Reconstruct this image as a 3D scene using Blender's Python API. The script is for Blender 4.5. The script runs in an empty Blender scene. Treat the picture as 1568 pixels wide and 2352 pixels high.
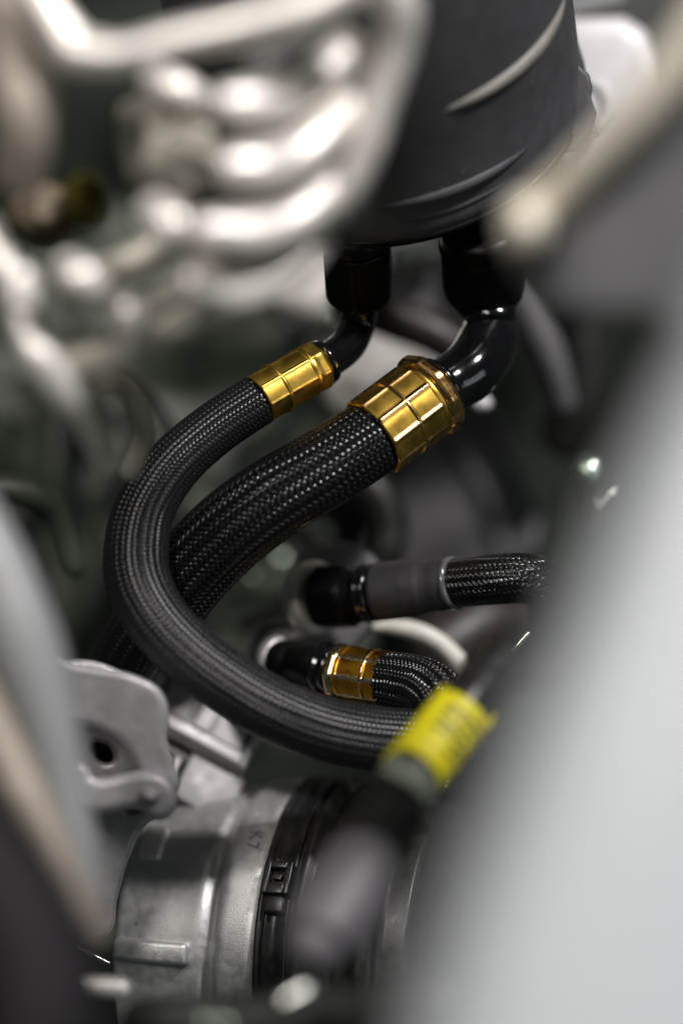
import bpy, bmesh, math, random
import numpy as np
from mathutils import Vector, Matrix

sc = bpy.context.scene
COL = sc.collection
rnd = random.Random(7)

# ------------------------------------------------------------------ camera
# metres; a 90 mm lens held 0.6 m from the hose fittings, looking down into the bay
PITCH = math.radians(52)
camd = bpy.data.cameras.new('camera')
cam = bpy.data.objects.new('camera', camd)
COL.objects.link(cam)
sc.camera = cam
CAM_LOC = Vector((0, -0.37, 0.473))
cam.location = CAM_LOC
cam.rotation_euler = (math.pi / 2 - PITCH, 0, 0)
camd.lens = 90
camd.sensor_fit = 'VERTICAL'
camd.sensor_height = 36
camd.sensor_width = 24
camd.clip_start = 0.01
camd.clip_end = 20
camd.dof.use_dof = True
camd.dof.focus_distance = 0.600
camd.dof.aperture_fstop = 2.7
camd.dof.aperture_blades = 0
ROT = cam.rotation_euler.to_matrix()
K = 36 / 90 / 2352

# ------------------------------------------------------------------ world and lamps
w = bpy.data.worlds.new('World')
sc.world = w
w.use_nodes = True
w.node_tree.nodes['Background'].inputs[0].default_value = (0.75, 1.0, 0.88, 1)
w.node_tree.nodes['Background'].inputs[1].default_value = 0.025


def lamp(name, loc, aim, power, sx, sy, color):
    l = bpy.data.lights.new(name, 'AREA')
    l.shape = 'RECTANGLE'
    l.size = sx
    l.size_y = sy
    l.energy = power
    l.color = color
    o = bpy.data.objects.new(name, l)
    o.location = loc
    o.rotation_euler = (Vector(aim) - Vector(loc)).to_track_quat('-Z', 'Y').to_euler()
    COL.objects.link(o)
    return o


AIM = (0, 0.02, 0)
lamp('ceiling_softbox_lamp', (-0.48, -0.22, 1.52), AIM, 16, 0.6, 0.35, (1.0, 0.94, 0.89))
lamp('ceiling_lamp', (0.68, 0.26, 1.32), AIM, 22, 0.13, 0.13, (1.0, 0.96, 0.95))
lamp('cool_fill_lamp', (1.9, -1.3, 1.0), AIM, 5, 1.2, 0.9, (0.88, 0.95, 1.0))  # added cool fill from the right, its source is unseen

sc.view_settings.view_transform = 'Standard'
sc.view_settings.look = 'None'
sc.view_settings.exposure = 0.0
sc.view_settings.gamma = 1
sc.render.engine = 'CYCLES'
sc.cycles.use_denoising = True
sc.cycles.max_bounces = 6


# ------------------------------------------------------------------ helpers
def P(x, y, d):
    """point at depth d (mm) that stands at picture place x, y (of 1568 x 2352)"""
    d = d / 1000.0
    return CAM_LOC + ROT @ Vector(((x - 784) * K * d, -(y - 1176) * K * d, -d))


def V(x, y, z):
    """direction: x right, y up in the picture, z towards the camera"""
    return (ROT @ Vector((x, y, z))).normalized()


def px(n, d=600):
    return n * K * d / 1000.0


def principled(name):
    m = bpy.data.materials.new(name)
    m.use_nodes = True
    return m, m.node_tree, m.node_tree.nodes['Principled BSDF']


def mat(name, col, rough=0.5, metal=0.0, spec=0.5, coat=0.0, var=0.15, vscale=300, bump=0.0, bscale=1500,
        rvar=0.1, sheen=0.0, coat_rough=0.1, speck=None):
    m, nt, b = principled(name)
    N, L = nt.nodes, nt.links
    tc = N.new('ShaderNodeTexCoord')
    nz = N.new('ShaderNodeTexNoise')
    nz.inputs['Scale'].default_value = vscale
    nz.inputs['Detail'].default_value = 6
    L.new(tc.outputs['Object'], nz.inputs['Vector'])
    mr = N.new('ShaderNodeMapRange')
    mr.inputs['From Min'].default_value = 0.3
    mr.inputs['From Max'].default_value = 0.7
    mr.inputs['To Min'].default_value = 1 - var
    mr.inputs['To Max'].default_value = 1 + var
    L.new(nz.outputs['Fac'], mr.inputs['Value'])
    vm = N.new('ShaderNodeVectorMath')
    vm.operation = 'SCALE'
    vm.inputs[0].default_value = col
    L.new(mr.outputs[0], vm.inputs['Scale'])
    src = vm.outputs[0]
    if speck:
        n2 = N.new('ShaderNodeTexNoise')
        n2.inputs['Scale'].default_value = speck[1]
        n2.inputs['Detail'].default_value = 8
        L.new(tc.outputs['Object'], n2.inputs['Vector'])
        r2 = N.new('ShaderNodeMapRange')
        r2.inputs['From Min'].default_value = speck[2]
        r2.inputs['From Max'].default_value = speck[2] + 0.08
        L.new(n2.outputs['Fac'], r2.inputs['Value'])
        mx = N.new('ShaderNodeMix')
        mx.data_type = 'RGBA'
        L.new(r2.outputs[0], mx.inputs['Factor'])
        L.new(src, mx.inputs['A'])
        mx.inputs['B'].default_value = (*speck[0], 1)
        src = mx.outputs['Result']
    L.new(src, b.inputs['Base Color'])
    mr2 = N.new('ShaderNodeMapRange')
    mr2.inputs['From Min'].default_value = 0.3
    mr2.inputs['From Max'].default_value = 0.7
    mr2.inputs['To Min'].default_value = max(0.02, rough - rvar)
    mr2.inputs['To Max'].default_value = min(1, rough + rvar)
    L.new(nz.outputs['Fac'], mr2.inputs['Value'])
    L.new(mr2.outputs[0], b.inputs['Roughness'])
    b.inputs['Metallic'].default_value = metal
    b.inputs['Specular IOR Level'].default_value = spec
    b.inputs['Coat Weight'].default_value = coat
    b.inputs['Coat Roughness'].default_value = coat_rough
    b.inputs['Sheen Weight'].default_value = sheen
    if bump > 0:
        nb = N.new('ShaderNodeTexNoise')
        nb.inputs['Scale'].default_value = bscale
        nb.inputs['Detail'].default_value = 4
        L.new(tc.outputs['Object'], nb.inputs['Vector'])
        bp = N.new('ShaderNodeBump')
        bp.inputs['Strength'].default_value = bump
        bp.inputs['Distance'].default_value = 0.0003
        L.new(nb.outputs['Fac'], bp.inputs['Height'])
        L.new(bp.outputs[0], b.inputs['Normal'])
    return m


def braid_mat(name, col, rough, spec=0.5, coat=0.0, sheen=0.0, fil=5.0, bump=0.6, aniso_rot=0.0):
    """yarn of parallel filaments: fine ridges along the strand from the strand's own UV"""
    m, nt, b = principled(name)
    N, L = nt.nodes, nt.links
    uv = N.new('ShaderNodeUVMap')
    sep = N.new('ShaderNodeSeparateXYZ')
    L.new(uv.outputs[0], sep.inputs[0])
    mu = N.new('ShaderNodeMath')
    mu.operation = 'MULTIPLY'
    mu.inputs[1].default_value = fil * 2 * math.pi
    L.new(sep.outputs[0], mu.inputs[0])
    cs = N.new('ShaderNodeMath')
    cs.operation = 'COSINE'
    L.new(mu.outputs[0], cs.inputs[0])
    bp = N.new('ShaderNodeBump')
    bp.inputs['Strength'].default_value = bump
    bp.inputs['Distance'].default_value = 0.00006
    L.new(cs.outputs[0], bp.inputs['Height'])
    L.new(bp.outputs[0], b.inputs['Normal'])
    tc = N.new('ShaderNodeTexCoord')
    nz = N.new('ShaderNodeTexNoise')
    nz.inputs['Scale'].default_value = 900
    nz.inputs['Detail'].default_value = 5
    L.new(tc.outputs['Object'], nz.inputs['Vector'])
    mr = N.new('ShaderNodeMapRange')
    mr.inputs['To Min'].default_value = 0.6
    mr.inputs['To Max'].default_value = 1.4
    L.new(nz.outputs['Fac'], mr.inputs['Value'])
    vm = N.new('ShaderNodeVectorMath')
    vm.operation = 'SCALE'
    vm.inputs[0].default_value = col
    L.new(mr.outputs[0], vm.inputs['Scale'])
    L.new(vm.outputs[0], b.inputs['Base Color'])
    mr2 = N.new('ShaderNodeMapRange')
    mr2.inputs['To Min'].default_value = rough - 0.05
    mr2.inputs['To Max'].default_value = rough + 0.05
    L.new(nz.outputs['Fac'], mr2.inputs['Value'])
    L.new(mr2.outputs[0], b.inputs['Roughness'])
    tg = N.new('ShaderNodeTangent')
    tg.direction_type = 'UV_MAP'
    tg.uv_map = 'UVMap'
    L.new(tg.outputs[0], b.inputs['Tangent'])
    b.inputs['Anisotropic'].default_value = 0.92
    b.inputs['Anisotropic Rotation'].default_value = aniso_rot
    b.inputs['Specular IOR Level'].default_value = spec
    b.inputs['Coat Weight'].default_value = coat
    b.inputs['Coat Roughness'].default_value = 0.12
    b.inputs['Sheen Weight'].default_value = sheen
    return m


def mesh_np(name, verts, quads, mats, smooth=True, uv=None, midx=None, tris=None):
    me = bpy.data.meshes.new(name)
    verts = np.asarray(verts, dtype=np.float32).reshape(-1, 3)
    quads = np.asarray(quads, dtype=np.int32).reshape(-1, 4)
    nt_ = 0 if tris is None else len(tris)
    me.vertices.add(len(verts))
    me.vertices.foreach_set('co', verts.ravel())
    nl = len(quads) * 4 + nt_ * 3
    me.loops.add(nl)
    vi = quads.ravel()
    if nt_:
        vi = np.concatenate([vi, np.asarray(tris, dtype=np.int32).ravel()])
    me.loops.foreach_set('vertex_index', vi)
    me.polygons.add(len(quads) + nt_)
    st = np.concatenate([np.arange(len(quads)) * 4, len(quads) * 4 + np.arange(nt_) * 3]).astype(np.int32)
    me.polygons.foreach_set('loop_start', st)
    if midx is not None:
        me.polygons.foreach_set('material_index', np.asarray(midx, dtype=np.int32))
    if uv is not None:
        l = me.uv_layers.new(name='UVMap')
        l.data.foreach_set('uv', np.asarray(uv, dtype=np.float32)[vi].ravel())
    me.update(calc_edges=True)
    me.validate()
    me.polygons.foreach_set('use_smooth', np.full(len(me.polygons), smooth))
    for m in (mats if isinstance(mats, (list, tuple)) else [mats]):
        me.materials.append(m)
    return me


def link(name, me, parent=None, label=None, cat=None, kind=None, group=None):
    o = bpy.data.objects.new(name, me)
    COL.objects.link(o)
    if parent is not None:
        o.parent = parent
        o.matrix_parent_inverse = parent.matrix_world.inverted()
    if label:
        o['label'] = label
    if cat:
        o['category'] = cat
    if kind:
        o['kind'] = kind
    if group:
        o['group'] = group
    return o


def thing(name, label, cat, loc, group=None):
    o = bpy.data.objects.new(name, None)
    o.empty_display_size = 0.01
    o.location = loc
    COL.objects.link(o)
    o['label'] = label
    o['category'] = cat
    if group:
        o['group'] = group
    o.matrix_world = Matrix.Translation(loc)
    return o


def crom(pts, n):
    """Catmull-Rom through the points, resampled at n even stations"""
    pts = np.asarray(pts, dtype=float)
    p = np.vstack([2 * pts[0] - pts[1], pts, 2 * pts[-1] - pts[-2]])
    out = []
    for i in range(1, len(p) - 2):
        for t in np.linspace(0, 1, 24, endpoint=False):
            a, b, c, d = p[i - 1], p[i], p[i + 1], p[i + 2]
            out.append(0.5 * ((2 * b) + (c - a) * t + (2 * a - 5 * b + 4 * c - d) * t * t + (3 * b - a - 3 * c + d) * t ** 3))
    out.append(p[-2])
    out = np.array(out)
    seg = np.linalg.norm(np.diff(out[:, :3], axis=0), axis=1)
    s = np.concatenate([[0], np.cumsum(seg)])
    q = np.linspace(0, s[-1], n)
    return np.stack([np.interp(q, s, out[:, k]) for k in range(out.shape[1])], axis=1), s[-1]


def frames(c):
    t = np.gradient(c, axis=0)
    t /= np.linalg.norm(t, axis=1)[:, None]
    n = np.zeros_like(t)
    ref = np.array(V(0, 0, 1))
    v = ref - t[0] * ref.dot(t[0])
    if np.linalg.norm(v) < 1e-3:
        ref = np.array(V(0, 1, 0))
        v = ref - t[0] * ref.dot(t[0])
    v /= np.linalg.norm(v)
    n[0] = v
    for i in range(1, len(t)):
        v = n[i - 1] - t[i] * n[i - 1].dot(t[i])
        n[i] = v / np.linalg.norm(v)
    return t, n, np.cross(t, n)


DOFF = 0


def path(pts):
    """pts (x, y, depth, radius in picture units at that depth) -> array world xyz + radius in m"""
    out = []
    for x, y, d, r in pts:
        w_ = P(x, y, d + DOFF)
        out.append((w_.x, w_.y, w_.z, px(r, d + DOFF)))
    return out


def tube_arrays(pts, n=80, seg=40, cap='round', flat=1.0, sq=2.0):
    a, ln = crom(pts, n)
    c, r = a[:, :3], np.maximum(a[:, 3], 1e-5)
    t, nn, bb = frames(c)
    if cap == 'round':
        # hemispherical ends
        k = 7
        pre = [(c[0] - t[0] * r[0] * 0.9 * math.sin(q), r[0] * math.cos(q), 0) for q in np.linspace(math.pi / 2 - 0.02, 0.15, k)]
        post = [(c[-1] + t[-1] * r[-1] * 0.9 * math.sin(q), r[-1] * math.cos(q), -1) for q in np.linspace(0.15, math.pi / 2 - 0.02, k)]
        C = np.array([p_[0] for p_ in pre] + list(c) + [p_[0] for p_ in post])
        R = np.array([p_[1] for p_ in pre] + list(r) + [p_[1] for p_ in post])
        NN = np.vstack([np.repeat(nn[:1], k, 0), nn, np.repeat(nn[-1:], k, 0)])
        BB = np.vstack([np.repeat(bb[:1], k, 0), bb, np.repeat(bb[-1:], k, 0)])
    else:
        C = np.vstack([c[:1], c, c[-1:]])
        R = np.concatenate([[1e-5], r, [1e-5]])
        NN = np.vstack([nn[:1], nn, nn[-1:]])
        BB = np.vstack([bb[:1], bb, bb[-1:]])
    th = np.linspace(0, 2 * math.pi, seg, endpoint=False)
    cth = np.sign(np.cos(th)) * np.abs(np.cos(th)) ** (2 / sq)
    sth = np.sign(np.sin(th)) * np.abs(np.sin(th)) ** (2 / sq)
    v = C[:, None, :] + R[:, None, None] * (cth[None, :, None] * NN[:, None, :] * flat + sth[None, :, None] * BB[:, None, :])
    m = len(C)
    i, j = np.meshgrid(np.arange(m - 1), np.arange(seg), indexing='ij')
    j2 = (j + 1) % seg
    q = np.stack([i * seg + j, i * seg + j2, (i + 1) * seg + j2, (i + 1) * seg + j], axis=-1).reshape(-1, 4)
    return v.reshape(-1, 3), q


def tube(name, pts, m, parent=None, n=80, seg=40, cap='round', flat=1.0, sq=2.0, world=False, **kw):
    v, q = tube_arrays(pts if world else path(pts), n, seg, cap, flat, sq)
    return link(name, mesh_np(name, v, q, m), parent, **kw)


def braid(name, pts, m, parent, N=24, axial=0.0021, fill=0.98, amp=0.00035, steps=3, start=0.0, world=False, lift=0.00022):
    """woven sleeve: N + N flat strands, two over two under, as real crossing ribbons"""
    a, ln = crom(pts if world else path(pts), 600)
    c, rr = a[:, :3], a[:, 3]
    t, nn, bb = frames(c)
    s0 = np.linspace(0, ln, 600)
    # the pitch follows the local radius so that cells keep their shape
    r0 = rr[0]
    wl = (2 * math.pi / (N * axial)) * np.ones_like(s0)          # twist per metre
    phi = np.concatenate([[0], np.cumsum((wl[1:] + wl[:-1]) / 2 * np.diff(s0))])
    tot = phi[-1]
    ncross = tot * N / math.pi
    M = int(ncross * steps) + 2
    ph = np.linspace(0, tot, M)
    s = np.interp(ph, phi, s0)

    def ev(arr):
        return np.stack([np.interp(s, s0, arr[:, k]) for k in range(3)], axis=1)

    C, NN, BB, TT = ev(c), ev(nn), ev(bb), ev(t)
    R = np.interp(s, s0, rr)
    prof = np.array([-1, -0.72, -0.25, 0.25, 0.72, 1.0])
    hgt = np.array([-0.9, 0.1, 0.75, 0.75, 0.1, -0.9])
    npf = len(prof)
    verts, quads, uvs = [], [], []
    base = 0
    alpha = math.atan(r0 * wl[0])
    for fam in (1, -1):
        for i in range(N):
            th = 2 * math.pi * i / N + fam * ph
            u = 2 * i + fam * ph * N / math.pi
            off = fam * np.cos(2 * math.pi * (u - 0.5) / 4)
            off = np.sign(off) * np.abs(off) ** 0.35
            rad = R + amp * off
            hw = (math.pi * r0 / N) * math.cos(alpha) * fill * (R / r0)
            ct, st = np.cos(th)[:, None], np.sin(th)[:, None]
            er = ct * NN + st * BB
            et = -st * NN + ct * BB
            # across-strand direction, perpendicular to the strand in the tangent plane
            aa = np.arctan(R * wl[0])[:, None]
            across = et * np.cos(aa) - fam * TT * np.sin(aa)
            p0 = C + er * rad[:, None]
            v = p0[:, None, :] + across[:, None, :] * (prof[None, :, None] * hw[:, None, None]) + er[:, None, :] * (hgt[None, :, None] * lift)
            verts.append(v.reshape(-1, 3))
            uu = np.broadcast_to((prof[None, :] + 1) / 2, (M, npf))
            vv = np.broadcast_to(s[:, None] * 100, (M, npf))
            uvs.append(np.stack([uu, vv], axis=-1).reshape(-1, 2))
            ii, jj = np.meshgrid(np.arange(M - 1), np.arange(npf - 1), indexing='ij')
            q = np.stack([base + ii * npf + jj, base + ii * npf + jj + 1, base + (ii + 1) * npf + jj + 1, base + (ii + 1) * npf + jj], axis=-1)
            if fam < 0:
                q = q[..., ::-1]
            quads.append(q.reshape(-1, 4))
            base += M * npf
    me = mesh_np(name, np.vstack(verts), np.vstack(quads), m, uv=np.vstack(uvs))
    return link(name, me, parent, kind='stuff')


def axis_frame(a, b):
    """a, b world points -> origin, unit axis, two side vectors, length"""
    a, b = Vector(a), Vector(b)
    ax = (b - a)
    ln = ax.length
    ax.normalize()
    ref = V(0, 0, 1)
    s1 = (ref - ax * ref.dot(ax)).normalized()
    return a, ax, s1, ax.cross(s1), ln


def lathe(name, a, b, prof, m, parent=None, seg=96, fn=None, midx_fn=None, smooth=True, arc=None, **kw):
    """profile (s as share of a->b, r in m) turned about the axis; fn(s, th, r) changes the radius"""
    o, ax, s1, s2, ln = axis_frame(a, b)
    prof = np.array(prof, dtype=float)
    th = np.linspace(0, 2 * math.pi, seg, endpoint=False)
    S, T = np.meshgrid(prof[:, 0] * ln, th, indexing='ij')
    R = np.repeat(prof[:, 1][:, None], seg, 1)
    if fn is not None:
        R = fn(S / ln, T, R)
    o, ax, s1, s2 = (np.array(k_) for k_ in (o, ax, s1, s2))
    v = o + S[..., None] * ax + R[..., None] * (np.cos(T)[..., None] * s1 + np.sin(T)[..., None] * s2)
    n = len(prof)
    i, j = np.meshgrid(np.arange(n - 1), np.arange(seg), indexing='ij')
    j2 = (j + 1) % seg
    q = np.stack([i * seg + j, i * seg + j2, (i + 1) * seg + j2, (i + 1) * seg + j], axis=-1).reshape(-1, 4)
    mi = None
    if midx_fn is not None:
        mi = midx_fn(((S[:-1] + S[1:]) / 2 / ln), (T[:-1] + math.pi / seg)).reshape(-1)
    me = mesh_np(name, v.reshape(-1, 3), q, m, smooth=smooth, midx=mi)
    return link(name, me, parent, **kw)


def dense(prof, step):
    """insert stations so a lathe profile is fine enough for relief"""
    out = [prof[0]]
    for p_, q_ in zip(prof[:-1], prof[1:]):
        k = max(1, int(abs(q_[0] - p_[0]) / step))
        for t in range(1, k + 1):
            out.append((p_[0] + (q_[0] - p_[0]) * t / k, p_[1] + (q_[1] - p_[1]) * t / k))
    return out


def facet(n, phase=0.0):
    """keeps the flats of an n-sided bar inside a round of radius r"""
    def f(S, T, R):
        x = (T + phase) % (2 * math.pi / n) - math.pi / n
        return np.minimum(R, R.max() * math.cos(math.pi / n) * 1.03 / np.cos(x))
    return f


def plate(name, outline, holes, d, thick, m, parent=None, bevel=0.0008, tilt=None, res=3, smooth_pts=True, **kw):
    """solid plate: outline in picture units at depth d (a number or a function of x, y), extruded away from the camera"""
    dd = d if callable(d) else (lambda x, y: d)
    cu = bpy.data.curves.new(name, 'CURVE')
    cu.dimensions = '2D'
    cu.fill_mode = 'BOTH'
    cu.extrude = thick / 2
    cu.bevel_depth = bevel
    cu.bevel_resolution = res
    for loop in [outline] + list(holes):
        if smooth_pts:
            sp = cu.splines.new('BEZIER')
            sp.bezier_points.add(len(loop) - 1)
            for k, (x, y) in enumerate(loop):
                bp = sp.bezier_points[k]
                bp.co = (x * 1e-4, -y * 1e-4, 0)
                bp.handle_left_type = bp.handle_right_type = 'AUTO'
        else:
            sp = cu.splines.new('POLY')
            sp.points.add(len(loop) - 1)
            for k, (x, y) in enumerate(loop):
                sp.points[k].co = (x * 1e-4, -y * 1e-4, 0, 1)
        sp.use_cyclic_u = True
    tmp = bpy.data.objects.new('tmp', cu)
    COL.objects.link(tmp)
    dg = bpy.context.evaluated_depsgraph_get()
    dg.update()
    me = bpy.data.meshes.new_from_object(tmp.evaluated_get(dg))
    bpy.data.objects.remove(tmp)
    bpy.data.curves.remove(cu)
    me.name = name
    for v in me.vertices:
        x, y, z = v.co.x * 1e4, -v.co.y * 1e4, v.co.z
        v.co = P(x, y, dd(x, y) - z * 1000)
    me.materials.clear()
    me.materials.append(m)
    me.polygons.foreach_set('use_smooth', [True] * len(me.polygons))
    me.set_sharp_from_angle(angle=math.radians(50))
    return link(name, me, parent, **kw)


def boxes(name, frame, items, m, parent=None, bevel=0.0003, **kw):
    """bevelled boxes in a local frame; items are (x0, x1, y0, y1, z0, z1) in m"""
    o, ex, ey, ez = frame
    bm = bmesh.new()
    for (x0, x1, y0, y1, z0, z1) in items:
        r = bmesh.ops.create_cube(bm, size=1)
        vs = r['verts']
        for v in vs:
            v.co = Vector((x0 + (v.co.x + .5) * (x1 - x0), y0 + (v.co.y + .5) * (y1 - y0), z0 + (v.co.z + .5) * (z1 - z0)))
        es = list({e for v in vs for e in v.link_edges})
        bmesh.ops.bevel(bm, geom=es, offset=bevel, segments=3, affect='EDGES', profile=0.5)
    for v in bm.verts:
        v.co = o + ex * v.co.x + ey * v.co.y + ez * v.co.z
    bmesh.ops.recalc_face_normals(bm, faces=bm.faces)
    me = bpy.data.meshes.new(name)
    bm.to_mesh(me)
    bm.free()
    me.materials.append(m)
    me.polygons.foreach_set('use_smooth', [True] * len(me.polygons))
    me.set_sharp_from_angle(angle=math.radians(40))
    return link(name, me, parent, **kw)


def rock(name, centre, radii, m, parent=None, rough=0.12, freq=3.0, seed=0, seg=48, **kw):
    """a rounded cast lump; radii along picture x, y and depth, in m"""
    from mathutils import noise
    bm = bmesh.new()
    bmesh.ops.create_uvsphere(bm, u_segments=seg, v_segments=seg // 2, radius=1)
    for v in bm.verts:
        n = noise.noise(v.co * freq + Vector((seed * 7.3, seed * 1.7, 3.1)))
        q = v.co * (1 + rough * n)
        v.co = Vector(centre) + ROT @ Vector((q.x * radii[0], q.y * radii[1], q.z * radii[2]))
    me = bpy.data.meshes.new(name)
    bm.to_mesh(me)
    bm.free()
    me.materials.append(m)
    me.polygons.foreach_set('use_smooth', [True] * len(me.polygons))
    return link(name, me, parent, **kw)


# ------------------------------------------------------------------ materials
M_braid = braid_mat('black_nylon_braid', (0.006, 0.006, 0.007), 0.22, spec=0.48, sheen=0.0, bump=0.15)
M_braid2 = braid_mat('dull_black_nylon_braid', (0.010, 0.010, 0.011), 0.27, spec=0.47, sheen=0.01, fil=3.0, bump=0.04)
M_braid3 = braid_mat('coated_black_braid', (0.004, 0.004, 0.004), 0.25, spec=0.3, coat=0.7)
M_core = mat('hose_rubber', (0.006, 0.006, 0.006), 0.7)
M_gold = mat('gold_anodised', (0.74, 0.47, 0.085), 0.34, metal=1.0, var=0.10, vscale=250, bump=0.10, bscale=5000, rvar=0.06, speck=((0.40, 0.25, 0.06), 1100, 0.63))
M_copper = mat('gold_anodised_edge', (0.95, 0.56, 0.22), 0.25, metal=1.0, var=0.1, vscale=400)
M_amber = mat('amber_anodised', (0.80, 0.38, 0.03), 0.3, metal=1.0, var=0.05, vscale=200)
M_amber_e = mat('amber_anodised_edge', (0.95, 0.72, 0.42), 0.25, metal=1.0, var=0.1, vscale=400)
M_gloss = mat('gloss_black_anodised', (0.005, 0.005, 0.006), 0.13, spec=0.5, coat=0.5, var=0.2, rvar=0.02, coat_rough=0.06)
M_nut = mat('satin_black_anodised', (0.004, 0.004, 0.004), 0.36, spec=0.15, var=0.2)
M_can = mat('dark_grey_crackle_paint', (0.072, 0.071, 0.077), 0.45, speck=((0.2, 0.19, 0.17), 800, 0.68), spec=0.5, var=0.08, vscale=200, bump=0.25, bscale=2500)
M_rib = mat('rib_highlight_paint', (0.22, 0.21, 0.19), 0.45, spec=0.4, var=0.15, vscale=200)  # canister paint made lighter, the rib's edge highlight put into the colour
M_alu = mat('cast_aluminium', (0.86, 0.82, 0.775), 0.40, metal=0.5, var=0.14, vscale=120, bump=0.25, bscale=900)
M_alu_gr = mat('stained_cast_aluminium', (0.50, 0.47, 0.40), 0.5, metal=0.4, var=0.25, vscale=60, bump=0.3, bscale=700)
M_throttle = mat('sandblasted_aluminium', (0.62, 0.62, 0.615), 0.42, metal=0.75, var=0.07, vscale=500, bump=0.35, bscale=3200,
                 speck=((0.22, 0.22, 0.22), 420, 0.69))
M_lightalu = mat('machined_aluminium', (0.82, 0.79, 0.785), 0.36, metal=0.55, var=0.1, vscale=200, bump=0.1)
M_bluegrey = mat('pale_grey_paint', (0.24, 0.25, 0.255), 0.45, var=0.05, vscale=30)
M_panel = mat('silver_body_paint', (0.44, 0.475, 0.492), 0.5, metal=0.0, var=0.05, vscale=14, coat=0.15)
M_beige = mat('beige_cast_edge', (0.80, 0.74, 0.62), 0.4, metal=0.2, var=0.1, vscale=60)
M_dgrey = mat('dark_grey_plastic', (0.11, 0.112, 0.118), 0.5, var=0.12, vscale=60)
M_black = mat('black_rubber', (0.012, 0.012, 0.011), 0.42, spec=0.5, var=0.3, vscale=300, bump=0.15, bscale=1800)
M_black2 = mat('dusty_black_rubber', (0.013, 0.012, 0.014), 0.6, spec=0.2, var=0.2, vscale=60)
M_blackpl = mat('black_plastic', (0.012, 0.012, 0.012), 0.33, spec=0.35, var=0.2)
M_sleeve = mat('charcoal_heat_shrink', (0.034, 0.033, 0.036), 0.55, spec=0.35, var=0.15, vscale=250, bump=0.12)
M_clearring = mat('smoked_ring', (0.10, 0.10, 0.11), 0.12, spec=0.7, coat=0.6)
M_yellow = mat('yellow_label', (0.54, 0.48, 0.004), 0.5, var=0.08, vscale=100)
M_ink = mat('black_ink', (0.02, 0.02, 0.01), 0.6)
M_mauve = mat('mauve_grey_rubber', (0.085, 0.082, 0.09), 0.45, var=0.12, vscale=80)
M_greenband = mat('grey_green_tape', (0.13, 0.15, 0.12), 0.5, var=0.2)
M_cream = mat('cream_plastic_tube', (0.78, 0.77, 0.68), 0.4, var=0.08)
M_backgrey = mat('mid_grey_plastic', (0.17, 0.165, 0.172), 0.5, var=0.15, vscale=50)
M_backdark = mat('dirty_black_metal', (0.020, 0.022, 0.019), 0.5, var=0.5, vscale=60, bump=0.3, bscale=300)
M_backgreen = mat('green_grey_casting', (0.038, 0.046, 0.034), 0.5, metal=0.1, var=0.45, vscale=70, bump=0.5, bscale=260)
M_floor = mat('dark_undertray', (0.009, 0.014, 0.008), 0.7, var=0.5, vscale=25, bump=0.5, bscale=150)
M_brown = mat('dark_brown_rubber', (0.030, 0.024, 0.022), 0.45, var=0.2)
M_chrome = mat('bright_zinc', (0.75, 0.77, 0.74), 0.22, metal=1.0, var=0.1)
M_green_zinc = mat('passivated_zinc', (0.42, 0.50, 0.42), 0.28, metal=0.9, var=0.2)
M_olive = mat('olive_plastic', (0.11, 0.085, 0.005), 0.5)
M_tan = mat('tan_casting', (0.13, 0.10, 0.065), 0.55, var=0.2)
M_white = mat('white_plastic', (0.82, 0.80, 0.81), 0.4, var=0.05)
M_bracket = mat('grey_cast_bracket', (0.40, 0.385, 0.395), 0.42, metal=0.4, var=0.2, vscale=130, bump=0.5, bscale=900)
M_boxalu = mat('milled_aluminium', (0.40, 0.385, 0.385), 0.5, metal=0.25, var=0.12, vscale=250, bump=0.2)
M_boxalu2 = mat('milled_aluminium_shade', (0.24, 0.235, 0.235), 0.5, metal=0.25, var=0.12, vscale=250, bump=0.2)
M_warm = mat('warm_grey_casting', (0.29, 0.25, 0.21), 0.5, metal=0.3, var=0.15)

# ------------------------------------------------------------------ the bay floor
o, ex, ey, ez = P(784, 1176, 960), V(1, 0, 0), V(0, 1, 0.35), V(0, -0.35, 1)
G = 120
gv, gq = [], []
from mathutils import noise as mnoise
for i in range(G + 1):
    for j in range(G + 1):
        a_, b_ = (i / G - .5) * 1.6, (j / G - .5) * 1.6
        h = 0.035 * mnoise.noise(Vector((a_ * 14, b_ * 14, 0))) + 0.012 * mnoise.noise(Vector((a_ * 45, b_ * 45, 4)))
        gv.append(o + ex * a_ + ey * b_ + ez * h)
for i in range(G):
    for j in range(G):
        k0 = i * (G + 1) + j
        gq.append((k0, k0 + G + 1, k0 + G + 2, k0 + 1))
link('ground', mesh_np('ground', [tuple(v) for v in gv], gq, M_floor), kind='structure',
     label='dark dirty undertray at the bottom of the engine bay', cat='undertray')

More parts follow.
